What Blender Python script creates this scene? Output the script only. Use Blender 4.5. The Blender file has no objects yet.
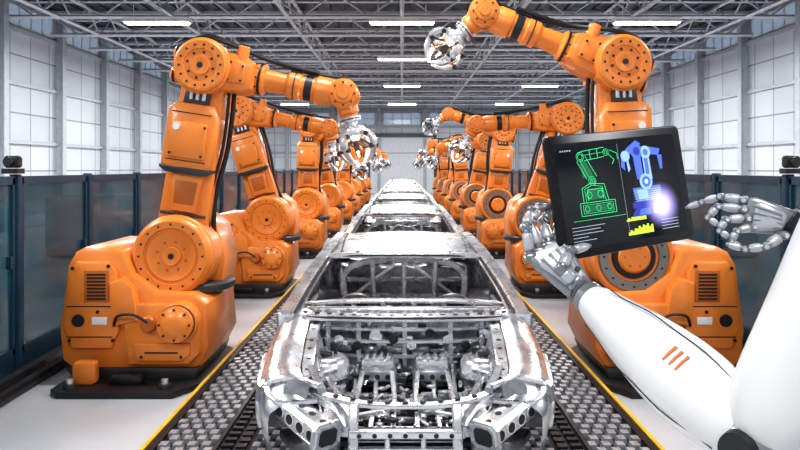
import bpy, bmesh, math, random
from mathutils import Vector, Matrix
random.seed(7)
V=Vector
sc=bpy.context.scene
try:
    sc.view_settings.view_transform='Standard'
except Exception: pass
try:
    sc.view_settings.look='Medium High Contrast'
except Exception: pass

# ---------------------------------------------------------------- materials
def pm(name,col,metal=0.0,rough=0.5,var=0.08,scale=6.0,coat=0.0,emis=None,estr=0.0,alpha=1.0,bump=0.0,rvar=0.1):
    m=bpy.data.materials.new(name); m.use_nodes=True
    nt=m.node_tree; b=nt.nodes['Principled BSDF']
    b.inputs['Metallic'].default_value=metal
    b.inputs['Coat Weight'].default_value=coat
    b.inputs['Coat Roughness'].default_value=0.15
    b.inputs['Alpha'].default_value=alpha
    tc=nt.nodes.new('ShaderNodeTexCoord'); no=nt.nodes.new('ShaderNodeTexNoise')
    no.inputs['Scale'].default_value=scale; no.inputs['Detail'].default_value=4
    nt.links.new(tc.outputs['Object'],no.inputs['Vector'])
    r=nt.nodes.new('ShaderNodeValToRGB')
    r.color_ramp.elements[0].position=0.3; r.color_ramp.elements[1].position=0.7
    lo=[max(0,c*(1-var)) for c in col]; hi=[min(1,c*(1+var)) for c in col]
    r.color_ramp.elements[0].color=(*lo,1); r.color_ramp.elements[1].color=(*hi,1)
    nt.links.new(no.outputs['Fac'],r.inputs['Fac']); nt.links.new(r.outputs['Color'],b.inputs['Base Color'])
    mr=nt.nodes.new('ShaderNodeMapRange')
    mr.inputs['To Min'].default_value=max(0,rough-rvar/2); mr.inputs['To Max'].default_value=min(1,rough+rvar/2)
    nt.links.new(no.outputs['Fac'],mr.inputs['Value']); nt.links.new(mr.outputs['Result'],b.inputs['Roughness'])
    if bump>0:
        bp=nt.nodes.new('ShaderNodeBump'); bp.inputs['Strength'].default_value=bump; bp.inputs['Distance'].default_value=0.02
        nt.links.new(no.outputs['Fac'],bp.inputs['Height']); nt.links.new(bp.outputs['Normal'],b.inputs['Normal'])
    if emis:
        b.inputs['Emission Color'].default_value=(*emis,1); b.inputs['Emission Strength'].default_value=estr
    return m

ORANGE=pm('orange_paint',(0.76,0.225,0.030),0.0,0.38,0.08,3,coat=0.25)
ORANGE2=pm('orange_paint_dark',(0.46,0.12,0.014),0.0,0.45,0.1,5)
BLACK=pm('black_rubber',(0.012,0.012,0.014),0.0,0.45)
DARK=pm('dark_steel',(0.07,0.07,0.075),0.6,0.4)
RINGM=pm('machined_ring',(0.30,0.27,0.25),0.8,0.35)
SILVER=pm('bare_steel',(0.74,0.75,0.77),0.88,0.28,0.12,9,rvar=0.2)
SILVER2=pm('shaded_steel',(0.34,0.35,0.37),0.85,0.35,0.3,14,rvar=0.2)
CHROME=pm('chrome',(0.88,0.88,0.90),0.88,0.20)
CARDARK=pm('body_openings',(0.025,0.026,0.03),0.3,0.5)
CLAW=pm('claw_metal',(0.70,0.70,0.72),0.7,0.28)
WHITE=pm('white_shell',(0.72,0.72,0.71),0.0,0.32,0.02,2,coat=0.4)
GREYP=pm('grey_shell',(0.26,0.27,0.29),0.6,0.33)
DECAL=pm('decal_white',(0.8,0.8,0.78),0,0.5)
YELLOW=pm('safety_yellow',(0.75,0.43,0.02),0,0.5,0.15)
TRUSS=pm('truss_paint',(0.56,0.57,0.60),0.1,0.5)
NAVY=pm('fence_frame_paint',(0.015,0.055,0.095),0.2,0.4)
GLASS=pm('tinted_glass',(0.008,0.075,0.11),0.0,0.12,0.2,2,alpha=0.76)
LAMP=pm('lamp_diffuser',(0.9,0.9,0.9),0,0.4,emis=(1,0.99,0.97),estr=8)
LAMPH=pm('lamp_housing',(0.8,0.8,0.8),0,0.5)
TILE=pm('conveyor_tile',(0.42,0.43,0.45),0.5,0.4,0.25,20)
HOT=pm('hot_weld_tip',(1,0.8,0.6),0,0.5,emis=(1.0,0.72,0.55),estr=14)

# ---------------------------------------------------------------- mesh builder
class MB:
    def __init__(s): s.v=[];s.f=[];s.m=[];s.M=Matrix.Identity(4)
    def add(s,vs,fs,mat):
        o=len(s.v)
        for p in vs: s.v.append(tuple(s.M@V(p)))
        for f in fs: s.f.append([i+o for i in f]); s.m.append(mat)
    def prism(s,poly,y0,y1,mat=0,ch=0.0,axis='y'):
        n=len(poly)
        A=sum(poly[i][0]*poly[(i+1)%n][1]-poly[(i+1)%n][0]*poly[i][1] for i in range(n))
        sg=1 if A>0 else -1
        def inset(d):
            out=[]
            for i in range(n):
                p0=V((*poly[i-1],0));p1=V((*poly[i],0));p2=V((*poly[(i+1)%n],0))
                e1=(p1-p0).normalized();e2=(p2-p1).normalized()
                n1=V((-e1.y,e1.x,0))*sg;n2=V((-e2.y,e2.x,0))*sg
                b=n1+n2
                if b.length<1e-4:b=n1.copy()
                b.normalize(); k=d/max(0.4,b.dot(n1))
                q=p1+b*k; out.append((q.x,q.y))
            return out
        if ch>0:
            ins=inset(ch); in2=inset(ch*.3)
            rings=[(ins,y0),(in2,y0+ch*.3),(poly,y0+ch),(poly,y1-ch),(in2,y1-ch*.3),(ins,y1)]
        else: rings=[(poly,y0),(poly,y1)]
        vs=[]
        for pl,y in rings:
            for a,b in pl:
                if axis=='y': vs.append((a,y,b))
                elif axis=='x': vs.append((y,a,b))
                else: vs.append((a,b,y))
        fs=[]
        for k in range(len(rings)-1):
            for i in range(n):
                j=(i+1)%n
                fs.append([k*n+i,k*n+j,(k+1)*n+j,(k+1)*n+i])
        fs.append(list(range(n))[::-1]); fs.append([(len(rings)-1)*n+i for i in range(n)])
        s.add(vs,fs,mat)
    def box(s,c,d,mat=0,ch=0.0):
        x,y,z=c;a,b,h=d[0]/2,d[1]/2,d[2]/2
        if ch>0:
            k=ch
            poly=[(x-a+k,z-h),(x+a-k,z-h),(x+a,z-h+k),(x+a,z+h-k),(x+a-k,z+h),(x-a+k,z+h),(x-a,z+h-k),(x-a,z-h+k)]
            s.prism(poly,y-b,y+b,mat,ch*0.9)
        else:
            s.prism([(x-a,z-h),(x+a,z-h),(x+a,z+h),(x-a,z+h)],y-b,y+b,mat)
    def lathe(s,prof,org,ax,mat=0,seg=28,sc2=(1,1),up=None):
        w=V(ax).normalized(); org=V(org)
        t=V(up) if up else (V((0,0,1)) if abs(w.z)<0.9 else V((1,0,0)))
        u=t.cross(w).normalized(); v=w.cross(u)
        vs=[];fs=[]
        for r,h in prof:
            for i in range(seg):
                a=2*math.pi*i/seg
                vs.append(org+w*h+u*(r*sc2[0]*math.cos(a))+v*(r*sc2[1]*math.sin(a)))
        for k in range(len(prof)-1):
            for i in range(seg):
                j=(i+1)%seg
                fs.append([k*seg+i,k*seg+j,(k+1)*seg+j,(k+1)*seg+i])
        fs.append(list(range(seg))[::-1]); fs.append([(len(prof)-1)*seg+i for i in range(seg)])
        s.add(vs,fs,mat)
    def cyl(s,p,q,r,mat=0,seg=16,r2=None,ch=0.0):
        p=V(p);q=V(q);L=(q-p).length;r2=r if r2 is None else r2
        if ch>0: s.lathe([(r-ch,0),(r,ch),(r2,L-ch),(r2-ch,L)],p,q-p,mat,seg)
        else: s.lathe([(r,0),(r2,L)],p,q-p,mat,seg)
    def bolts(s,org,ax,R,n,r,h,mat=1,seg=6,a0=0):
        w=V(ax).normalized();t=V((0,0,1)) if abs(w.z)<0.9 else V((1,0,0))
        u=t.cross(w).normalized();v=w.cross(u)
        for i in range(n):
            a=2*math.pi*i/n+a0
            p=V(org)+u*R*math.cos(a)+v*R*math.sin(a)
            s.lathe([(r,0),(r,h)],p,w,mat,seg)
    def sweep(s,path,sec,mat=0,up=(0,0,1),scl=None,cap=True):
        P=[V(p) for p in path];n=len(sec);vs=[];fs=[];up=V(up)
        for i,p in enumerate(P):
            t=(P[min(i+1,len(P)-1)]-P[max(i-1,0)]).normalized()
            sd=t.cross(up)
            if sd.length<1e-3: sd=t.cross(V((0.1,1,0.05)))
            sd.normalize();uu=sd.cross(t)
            k=scl[i] if scl else 1
            for a,b in sec: vs.append(p+sd*a*k+uu*b*k)
        for k in range(len(P)-1):
            for i in range(n):
                j=(i+1)%n
                fs.append([k*n+i,k*n+j,(k+1)*n+j,(k+1)*n+i])
        if cap:
            fs.append(list(range(n))[::-1]); fs.append([(len(P)-1)*n+i for i in range(n)])
        s.add(vs,fs,mat)
    def tube(s,path,r,mat=0,seg=8,up=(0,0,1),scl=None):
        s.sweep(path,[(r*math.cos(2*math.pi*i/seg),r*math.sin(2*math.pi*i/seg)) for i in range(seg)],mat,up,scl)
    def rtube(s,path,w,h,mat=0,up=(0,0,1),scl=None):
        c=min(w,h)*0.18;a,b=w/2,h/2
        s.sweep(path,[(-a+c,-b),(a-c,-b),(a,-b+c),(a,b-c),(a-c,b),(-a+c,b),(-a,b-c),(-a,-b+c)],mat,up,scl)
    def grid(s,fn,nu,nv,mat=0,keep=None):
        vs=[fn(i/nu,j/nv) for i in range(nu+1) for j in range(nv+1)];fs=[]
        for i in range(nu):
            for j in range(nv):
                if keep and not keep((i+.5)/nu,(j+.5)/nv): continue
                a=i*(nv+1)+j
                fs.append([a,a+1,a+nv+2,a+nv+1])
        s.add(vs,fs,mat)
    def obj(s,name,mats,parent=None,smooth=35,recalc=True):
        me=bpy.data.meshes.new(name)
        me.from_pydata(s.v,[],s.f)
        for m in mats: me.materials.append(m)
        me.polygons.foreach_set('material_index',s.m)
        if recalc:
            bm=bmesh.new();bm.from_mesh(me);bmesh.ops.recalc_face_normals(bm,faces=bm.faces);bm.to_mesh(me);bm.free()
        me.polygons.foreach_set('use_smooth',[True]*len(me.polygons))
        try: me.set_sharp_from_angle(angle=math.radians(smooth))
        except Exception: pass
        me.update()
        o=bpy.data.objects.new(name,me); sc.collection.objects.link(o)
        if parent: o.parent=parent
        return o
def smooth(pts,n=6):
    P=[V(p) for p in pts];out=[]
    for i in range(len(P)-1):
        p0=P[max(i-1,0)];p1=P[i];p2=P[i+1];p3=P[min(i+2,len(P)-1)]
        for k in range(n):
            t=k/n
            out.append(0.5*((2*p1)+(p2-p0)*t+(2*p0-5*p1+4*p2-p3)*t*t+(3*p1-p0-3*p2+p3)*t**3))
    out.append(P[-1]); return out
def interp(tab,x):
    if x<=tab[0][0]: return tab[0][1]
    for (a,b),(c,d) in zip(tab,tab[1:]):
        if x<=c:
            t=(x-a)/(c-a); t=t*t*(3-2*t); return b+(d-b)*t
    return tab[-1][1]

# ---------------------------------------------------------------- camera
cam=bpy.data.cameras.new('camera'); co=bpy.data.objects.new('camera',cam); sc.collection.objects.link(co)
co.location=(0,0,2.0); co.rotation_euler=(math.radians(90),0,0)
cam.lens=31.5; cam.sensor_width=36; cam.shift_x=-2/800; cam.shift_y=-57/800; cam.clip_end=300; cam.clip_start=0.05
sc.camera=co

# ---------------------------------------------------------------- room shell
WX=12.6; YB=55.0; YF=-4.0; ZC=7.7
b=MB(); b.box((0,(YB+YF)/2,-0.1),(2*WX+0.4,YB-YF+0.4,0.2),0); b.obj('floor',[pm('polished_concrete',(0.52,0.53,0.55),0,0.20,0.12,0.8,rvar=0.14)])
def wall_mat(name,axis):
    m=bpy.data.materials.new(name);m.use_nodes=True;nt=m.node_tree;bs=nt.nodes['Principled BSDF']
    tc=nt.nodes.new('ShaderNodeTexCoord');sp=nt.nodes.new('ShaderNodeSeparateXYZ');cb=nt.nodes.new('ShaderNodeCombineXYZ')
    nt.links.new(tc.outputs['Object'],sp.inputs[0])
    nt.links.new(sp.outputs[axis],cb.inputs['X']);nt.links.new(sp.outputs['Z'],cb.inputs['Y'])
    br=nt.nodes.new('ShaderNodeTexBrick');br.offset=0.0;br.inputs['Scale'].default_value=1.0
    br.inputs['Brick Width'].default_value=1.25;br.inputs['Row Height'].default_value=0.95;br.inputs['Mortar Size'].default_value=0.026
    br.inputs['Color1'].default_value=(0.66,0.68,0.71,1);br.inputs['Color2'].default_value=(0.58,0.60,0.63,1);br.inputs['Mortar'].default_value=(0.26,0.27,0.29,1)
    nt.links.new(cb.outputs[0],br.inputs['Vector'])
    no=nt.nodes.new('ShaderNodeTexNoise');no.inputs['Scale'].default_value=0.5
    nt.links.new(tc.outputs['Object'],no.inputs['Vector'])
    mx=nt.nodes.new('ShaderNodeMix');mx.data_type='RGBA';mx.blend_type='MULTIPLY';mx.inputs['Factor'].default_value=0.15
    nt.links.new(br.outputs['Color'],mx.inputs['A']);nt.links.new(no.outputs['Fac'],mx.inputs['B'])
    nt.links.new(mx.outputs['Result'],bs.inputs['Base Color']);bs.inputs['Roughness'].default_value=0.5
    return m
WM=wall_mat('wall_panels_side','Y'); WM2=wall_mat('wall_panels_end','X')
WIN=pm('window_glass',(0.25,0.33,0.42),0.0,0.15,emis=(0.55,0.7,0.9),estr=0.25)
for sgn,nm in ((-1,'left'),(1,'right')):
    b=MB()
    b.box((sgn*(WX+0.1),(YB+YF)/2,ZC/2),(0.2,YB-YF,ZC),0)
    o=b.obj('wall_'+nm,[WM])
    b=MB()
    y=3.0
    while y<YB:
        x=sgn*(WX-0.16)
        b.box((x,y,ZC/2),(0.3,0.05,ZC),0);b.box((x-sgn*0.14,y,ZC/2),(0.04,0.26,ZC),0)
        y+=3.75
    for z in (2.85,4.75,6.5): b.box((sgn*(WX-0.06),(YB+3)/2,z),(0.1,YB-3,0.12),0)
    b.obj('trim_1' if sgn<0 else 'trim_2',[pm('column_paint_'+nm,(0.48,0.50,0.53),0.1,0.5)])
    b=MB();y=4.9
    while y<YB-3:
        b.box((sgn*(WX-0.03),y,6.98),(0.05,2.9,0.62),0)
        for t in (-1.45,-0.72,0,0.72,1.45): b.box((sgn*(WX-0.06),y+t,6.98),(0.06,0.06,0.7),1)
        for z in (6.66,7.3): b.box((sgn*(WX-0.06),y,z),(0.06,2.96,0.06),1)
        y+=3.75
    b.obj('window_1' if sgn<0 else 'window_2',[WIN,TRUSS])
b=MB();b.box((0,YB+0.1,ZC/2),(2*WX+0.4,0.2,ZC),0)
b.obj('wall_back',[WM2])
b=MB()
for x in (-9,-5.4,-1.8,1.8,5.4,9): b.box((x,YB-0.12,ZC/2),(0.25,0.25,ZC),0)
for z in (3.2,5.2,6.5): b.box((0,YB-0.08,z),(2*WX,0.14,0.14),0)
b.obj('trim_3',[pm('column_paint_b',(0.36,0.38,0.4),0.1,0.5)])
b=MB()
for x in (-7.2,-3.6,0,3.6,7.2):
    b.box((x,YB-0.05,5.85),(2.9,0.06,0.9),0)
    for t in (-1.45,-.72,0,.72,1.45): b.box((x+t,YB-0.1,5.85),(0.07,0.08,1.0),1)
    for z in (5.38,5.85,6.32): b.box((x,YB-0.1,z),(3.0,0.08,0.07),1)
b.obj('window_3',[WIN,TRUSS])
b=MB()
for i in range(22): b.box((0,YB-0.1,0.12+i*0.2),(5.0,0.08 if i%2 else 0.12,0.2),0)
b.box((-2.6,YB-0.15,2.25),(0.2,0.2,4.5),1);b.box((2.6,YB-0.15,2.25),(0.2,0.2,4.5),1);b.box((0,YB-0.15,4.55),(5.4,0.25,0.3),1)
b.obj('door_1',[pm('roller_door',(0.62,0.63,0.65),0.1,0.5),DARK])
b=MB()
b.box((0,(YB+YF)/2,ZC+0.1),(2*WX+0.4,YB-YF,0.2),0)
x=-WX
while x<WX:
    b.box((x,(YB+YF)/2,ZC-0.03),(0.18,YB-YF,0.07),0); x+=0.5
b.obj('ceiling',[pm('ceiling_deck',(0.065,0.072,0.085),0.2,0.5)])
# trusses
b=MB()
def strut(p,q,r=0.04): b.tube([p,q],r*1.2,0,4)
ZT,ZB=7.5,6.75
y=10.0
while y<YB-1:
    strut((-WX,y,ZT),(WX,y,ZT),0.06);strut((-WX,y,ZB),(WX,y,ZB),0.06)
    x=-WX;k=0
    while x<WX-0.1:
        strut((x,y,ZB if k%2 else ZT),(x+1.05,y,ZT if k%2 else ZB),0.026); 
        x+=1.05;k+=1
    y+=3.0
x=-10.8
while x<=10.9:
    strut((x,6,ZT),(x,YB,ZT),0.05);strut((x,6,ZB),(x,YB,ZB),0.055)
    yy=6;k=0
    while yy<YB-1:
        strut((x,yy,ZB if k%2 else ZT),(x,yy+1.0,ZT if k%2 else ZB),0.024);yy+=1.0;k+=1
    x+=3.6
y=11.5
while y<YB-1:
    strut((-WX,y,ZT+0.08),(WX,y,ZT+0.08),0.04); y+=1.5
b.obj('ceiling_truss',[TRUSS])
# lamps
lb=MB()
lb.box((0,0,0.09),(1.95,0.34,0.08),0,0.015)
lb.prism([(-0.16,0.05),(-0.2,-0.02),(0.2,-0.02),(0.16,0.05)],-0.97,0.97,0,axis='x')
for t in (-0.09,0.09): lb.cyl((-0.93,t,-0.035),(0.93,t,-0.035),0.035,1,10)
for t in (-0.7,0.7): lb.cyl((t,0,0.12),(t,0,0.5),0.012,0,6)
first=None
for yy in (-1,6,13.5,20.6,27.5,36.5,47):
    for xx in (-7.2,0,7.2):
        if first is None: o=lb.obj('ceiling_light',[LAMPH,LAMP]);first=o
        else:
            o=bpy.data.objects.new('ceiling_light',first.data);sc.collection.objects.link(o)
        o.location=(xx,yy,6.3)
        L=bpy.data.lights.new('lamp_glow','AREA');L.shape='RECTANGLE';L.size=1.9;L.size_y=0.4
        L.energy=(230 if xx==0 else 400) if yy<15 else (340 if xx==0 else 500)
        L.color=(0.97,0.985,1.0)
        lo=bpy.data.objects.new('lamp_glow',L);sc.collection.objects.link(lo);lo.parent=o;lo.location=(0,0,-0.1)
w=bpy.data.worlds.new('world');sc.world=w;w.use_nodes=True
w.node_tree.nodes['Background'].inputs['Color'].default_value=(0.90,0.94,1,1)
w.node_tree.nodes['Background'].inputs['Strength'].default_value=0.50

# ---------------------------------------------------------------- fences
for sgn in (-1,1):
    b=MB();X=sgn*3.75
    y0=3.7;n=24;dy=1.55
    for i in range(n+1):
        y=y0+i*dy
        b.box((X,y,0.97),(0.09,0.08,1.94),0,0.01)
        b.box((X,y,0.02),(0.22,0.2,0.04),0)
    for i in range(n):
        ya=y0+i*dy+0.06;yb=y0+(i+1)*dy-0.06;ym=(ya+yb)/2;d=yb-ya
        for z,h in ((1.88,0.08),(0.22,0.08)): b.box((X,ym,z),(0.05,d+0.02,h),0)
        for y in (ya+0.02,yb-0.02): b.box((X,y,1.05),(0.05,0.04,1.7),0)
        b.box((X,ym,1.05),(0.012,d,1.62),1)
        b.box((X,ym,0.1),(0.04,d,0.16),0)
        b.box((X-sgn*.03,yb-.1,1.1),(.05,.05,.12),0)
    b.obj('safety_fence',[NAVY,GLASS])
    b=MB();yy=6.75
    b.box((X,yy,1.97),(0.16,0.12,0.05),0);b.box((X,yy,2.06),(0.14,0.1,0.12),0,0.02);b.cyl((X,yy-0.1,2.06),(X,yy-0.05,2.06),0.045,0,12)
    b.obj('fence_sensor',[BLACK])
    b=MB()
    for k,(xo,r) in enumerate(((3.55,0.075),(3.37,0.06))):
        path=[];rs=[];y=4.0;i=0
        while y<30:
            path.append((sgn*(xo+0.03*math.sin(y*0.9+k)),y,r*1.02));rs.append(1 if i%2 else 0.8);y+=0.045;i+=1
        b.tube(path,r,0,8,scl=rs)
    b.obj('cable_conduit',[BLACK])
def cabinet(x,y,h,w):
    b=MB()
    b.box((0,0,h/2+.05),(.8,w,h),0,.02);b.box((0,0,.03),(.7,w*.95,.06),1)
    for k in range(3):
        yy=-w/2+w*(k+.5)/3
        for sx in (-1,1):
            b.box((sx*.405,yy,h/2+.1),(.02,w/3-.05,h-.2),0,.006);b.box((sx*.42,yy+w/9,h*.55),(.03,.03,.16),1)
            for q in range(5): b.box((sx*.418,yy,h*.8+.03*q),(.01,w/6,.012),1)
    o=b.obj('control_cabinet',[pm('cabinet_paint',(.25,.32,.36),.1,.5),BLACK]);o.location=(x,y,0)
for sgn in (-1,1):
    for k,(y,h,w_) in enumerate(((10,1.5,2.4),(17,1.3,3.0),(25,1.6,2.4))): cabinet(sgn*(7.5),y,h,w_)

# ---------------------------------------------------------------- conveyor
b=MB()
Y0,Y1=3.75,50.0
b.box((0,(Y0+Y1)/2,0.01),(3.52,Y1-Y0,0.02),1)
for s in (-1,1):
    b.box((s*1.80,(Y0+Y1)/2,0.03),(0.030,Y1-Y0,0.06),2)
    b.box((s*1.755,(Y0+Y1)/2,0.025),(0.06,Y1-Y0,0.05),1)
    b.box((s*1.30,(Y0+Y1)/2,0.03),(0.03,Y1-Y0,0.06),3)
y=Y0+0.05;r=0
while y<Y1-0.1:
    for s in (-1,1):
        for k in range(4):
            x=s*(1.66-0.1*k)+(0.02 if r%2 else -0.02)
            b.prism([(x-0.036,0.02),(x+0.036,0.02),(x+0.028,0.06),(x-0.028,0.06)],y,y+0.075,0)
        b.box((s*1.23,y+0.04,0.035),(0.08,0.05,0.03),1)
        if y<30:
            b.box((s*1.13,y+0.04,0.03),(0.07,0.07,0.03),1)
    if y<30 or r%2==0:
        n=10
        for k in range(-n,n+1):
            x=k*0.1+(0.025 if r%2 else -0.025)
            if abs(x)>1.05: continue
            b.prism([(x-0.036,0.02),(x+0.036,0.02),(x+0.026,0.055),(x-0.026,0.055)],y,y+0.075,0)
    y+=0.11;r+=1
b.obj('assembly_conveyor',[TILE,BLACK,YELLOW,DARK],smooth=20,recalc=False)

# ---------------------------------------------------------------- industrial robot
def lnk(A,B,prof):
    A=V((A[0],0,A[1]));B=V((B[0],0,B[1]));d=B-A;t=d.normalized();n=V((-t.z,0,t.x));L=d.length
    return [((A+t*(a*L)+n*p).x,(A+t*(a*L)+n*p).z) for a,p in prof]
def capsule(A,B,ra,rb,n=9):
    A=V((A[0],A[1],0));B=V((B[0],B[1],0));t=(B-A).normalized();a0=math.atan2(t.y,t.x);out=[]
    for i in range(n+1):
        a=a0+math.pi/2+math.pi*i/n;out.append((A.x+ra*math.cos(a),A.y+ra*math.sin(a)))
    for i in range(n+1):
        a=a0-math.pi/2+math.pi*i/n;out.append((B.x+rb*math.cos(a),B.y+rb*math.sin(a)))
    return out
def hub(b,c,r,y0,y1,seg=40,style=0):
    x,z=c;o=(x,y0,z);ax=(0,1,0);L=y1-y0
    if style==0:
        b.lathe([(r*.10,r*.06),(r*.22,r*.04),(r*.24,r*.12),(r*.44,r*.10),(r*.60,r*.06),(r*.63,r*.09),(r*.67,r*.09),(r*.69,r*.03),(r*.86,r*.02),(r*.94,r*.07),(r*.97,r*.14),(r*.97,r*.3),(r,r*.33),(r,L*.55),(r*.96,L*.56),(r*.96,L*.6),(r,L*.61),(r,L-r*.1),(r*.9,L),(r*.3,L)],o,ax,0,seg)
        b.lathe([(r*.07,0),(r*.07,r*.06)],(x,y0+r*.03,z),ax,1,12)
        b.bolts((x,y0+r*.018,z),ax,r*.78,16,r*.030,0.02,1,6)
        b.bolts((x,y0+r*.085,z),ax,r*.36,8,r*.03,0.03,5,8,0.3)
    elif style==1:
        b.lathe([(r*.86,0.01),(r*.88,0),(r*.95,0.0),(r,r*.06),(r,r*.2),(r*.98,r*.22),(r*.98,L*.3),(r,L*.32),(r,L*.55),(r*.96,L*.56),(r*.96,L*.6),(r,L*.61),(r,L-r*.1),(r*.9,L),(r*.3,L)],o,ax,0,seg)
        b.lathe([(r*.60,0.02),(r*.62,-.01),(r*.84,-.01),(r*.86,.02)],(x,y0,z),ax,6,seg)
        b.lathe([(r*.40,0.0),(r*.52,.0),(r*.54,.02)],(x,y0-.014,z),ax,1,seg)
        b.lathe([(r*.10,0.0),(r*.34,.0),(r*.40,.02),(r*.42,.05)],(x,y0-.035,z),ax,0,seg)
        b.bolts((x,y0-.016,z),ax,r*.73,16,r*.03,0.02,1,6);b.bolts((x,y0-.041,z),ax,r*.24,6,r*.03,0.02,5,6)
    else:
        b.lathe([(r*.12,r*.02),(r*.2,0.0),(r*.34,0.0),(r*.36,r*.07),(r*.56,r*.07),(r*.58,0.005),(r*.86,0.0),(r*.93,r*.05),(r*.93,r*.2),(r,r*.24),(r,L*.55),(r*.96,L*.56),(r*.96,L*.6),(r,L*.61),(r,L-r*.1),(r*.9,L),(r*.3,L)],o,ax,0,seg)
        b.lathe([(r*.10,0),(r*.10,r*.03)],(x,y0-r*.02,z),ax,1,12)
        b.bolts((x,y0-0.006,z),ax,r*.72,14,r*.042,0.02,1,6)
        b.bolts((x,y0+r*.05,z),ax,r*.46,8,r*.05,0.03,1,8,0.3)
    b.lathe([(r*.965,0),(r*.965,0.02)],(x,y0+L*.57,z),ax,1,seg)
def make_robot(b,E,W,T,style=0,hot=False):
    S=(0,1.17)
    b.prism([(-.82,-1.0),(.18,-1.0),(.36,-.7),(.36,.5),(.26,.62),(-.82,.62),(-.92,.5),(-.92,-.9)],0,0.06,1,0.01,axis='z')
    for x,y in ((-.76,-.88),(.08,-.88),(-.76,.5),(.18,.5)):
        b.cyl((x,y,.06),(x,y,.1),.055,2,10);b.cyl((x,y,.1),(x,y,.14),.03,3,6)
    b.box((-.68,-.74,.16),(.2,.12,.2),0,.02);b.box((-.3,-.76,.10),(.3,.10,.08),1,.02)
    ped=[(-.86,.12),(-.98,.22),(-1.01,.50),(-.93,1.10),(-.86,1.22),(-.76,1.27),(-.50,1.27),(-.41,1.22),(-.32,1.02),(-.1,.86),(.24,.84),(.36,.74),(.39,.34),(.30,.16),(.21,.12)]
    b.prism(ped,-.58,.52,0,.05)
    b.prism([(-.84,.05),(.26,.05),(.30,.16),(-.92,.16)],-.62,.56,2,.01)
    b.prism([(-.86,.34),(-.94,.55),(-.88,1.06),(-.82,1.14),(-.53,1.14),(-.46,1.06),(-.43,.5),(-.5,.34)],-.63,-.56,0,.025)
    for k in range(8): b.box((-.63,-.638,.80+.032*k),(.17,.02,.015),1)
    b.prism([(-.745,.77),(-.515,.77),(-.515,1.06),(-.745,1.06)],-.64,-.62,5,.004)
    b.box((-.69,-.632,.73),(.42,.008,.008),1);b.box((-.69,-.632,.45),(.40,.008,.008),1)
    b.lathe([(.055,0),(.06,.02),(.045,.021),(.04,.01)],(-.80,-.645,.6),(0,1,0),1,16)
    b.box((-.60,-.64,.60),(.14,.01,.07),4,.002)
    for x,z in ((-.88,.42),(-.48,.42),(-.85,1.08),(-.52,1.10),(-.62,.68)): b.lathe([(.016,0),(.016,.02)],(x,-.645,z),(0,1,0),1,6)
    b.prism([(-.34,.2),(-.38,.62),(-.26,.76),(.16,.76),(.32,.62),(.32,.3),(.22,.2)],-.66,-.56,0,.03)
    b.prism([(-.24,.24),(-.28,.40),(.24,.40),(.24,.3),(.16,.24)],-.685,-.64,0,.012)
    b.box((-.02,-.688,.32),(.3,.012,.012),1)
    for x in (-.2,.16): b.lathe([(.014,0),(.014,.02)],(x,-.695,.28),(0,1,0),1,6)
    b.prism([(-.48,.55),(-.5,.95),(-.38,1.0),(-.28,.9),(-.24,.6)],-.68,-.5,0,.03)
    b.lathe([(.05,-.01),(.1,0),(.12,.02),(.16,.03),(.16,.1),(.18,.11),(.18,.3)],(.14,-.84,.60),(0,1,0),0,24)
    b.lathe([(.165,0),(.165,.04)],(.14,-.76,.60),(0,1,0),1,24)
    b.bolts((.14,-.835,.60),(0,1,0),.135,8,.010,.03,1)
    b.lathe([(.06,0),(.075,.02),(.075,.14)],(-.13,-.73,.58),(0,1,0),5,18)
    b.tube(smooth([(-.13,-.72,.6),(-.25,-.76,.68),(-.40,-.73,.66),(-.46,-.66,.56)],5),.013,1,8)
    b.prism([(-.36,.84),(-.44,1.1),(-.36,1.42),(-.2,1.56),(.16,1.56),(.34,1.42),(.42,1.1),(.38,.84)],-.1,.44,0,.03)
    b.lathe([(.46,0),(.48,.02),(.48,.07),(.46,.09)],(0,0,.80),(0,0,1),2,32)
    hub(b,S,.385,-.5,.22,40,style)
    b.lathe([(.30,0),(.3,.1)],(0,.2,1.17),(0,1,0),5,24)
    b.lathe([(.30,0),(.34,.03),(.34,.14),(.2,.2)],(0,.42,1.17),(0,1,0),0,24)
    b.prism(capsule(S,E,.25,.20),-.30,-.06,0,.03)
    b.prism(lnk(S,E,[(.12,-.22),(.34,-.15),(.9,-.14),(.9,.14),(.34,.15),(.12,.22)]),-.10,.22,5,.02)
    b.prism(lnk(S,E,[(.45,-.19),(.49,-.22),(.73,-.22),(.80,-.16),(.80,.19),(.76,.26),(.47,.26),(.44,.20)]),-.42,.16,0,.04)
    b.prism(lnk(S,E,[(.51,-.15),(.70,-.15),(.70,.19),(.51,.19)]),-.45,-.4,0,.02)
    b.prism(lnk(S,E,[(.495,-.17),(.50,-.17),(.50,.21),(.495,.21)]),-.424,-.40,1);b.prism(lnk(S,E,[(.745,-.17),(.75,-.17),(.75,.21),(.745,.21)]),-.424,-.40,1)
    b.prism(lnk(S,E,[(.43,-.18),(.45,-.23),(.465,-.23),(.465,.26),(.45,.26),(.43,.20)]),-.42,.16,2,.008)
    b.prism(lnk(S,E,[(.23,-.13),(.43,-.15),(.43,.14),(.23,.12)]),-.36,-.28,0,.015)
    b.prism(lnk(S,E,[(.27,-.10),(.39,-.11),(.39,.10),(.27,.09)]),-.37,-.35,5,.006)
    b.prism(lnk(S,E,[(.80,-.10),(.90,-.10),(.90,.12),(.80,.14)]),-.38,-.28,2,.015)
    for q in (-.06,0,.06):
        p=lnk(S,E,[(.82,q),(.89,q)]);b.cyl((p[0][0],-.39,p[0][1]),(p[1][0],-.39,p[1][1]),.018,3,8)
    p=lnk(S,E,[(.67,.14)])[0];b.lathe([(.035,0),(.035,.02)],(p[0],-.46,p[1]),(0,1,0),4,14)
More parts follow.
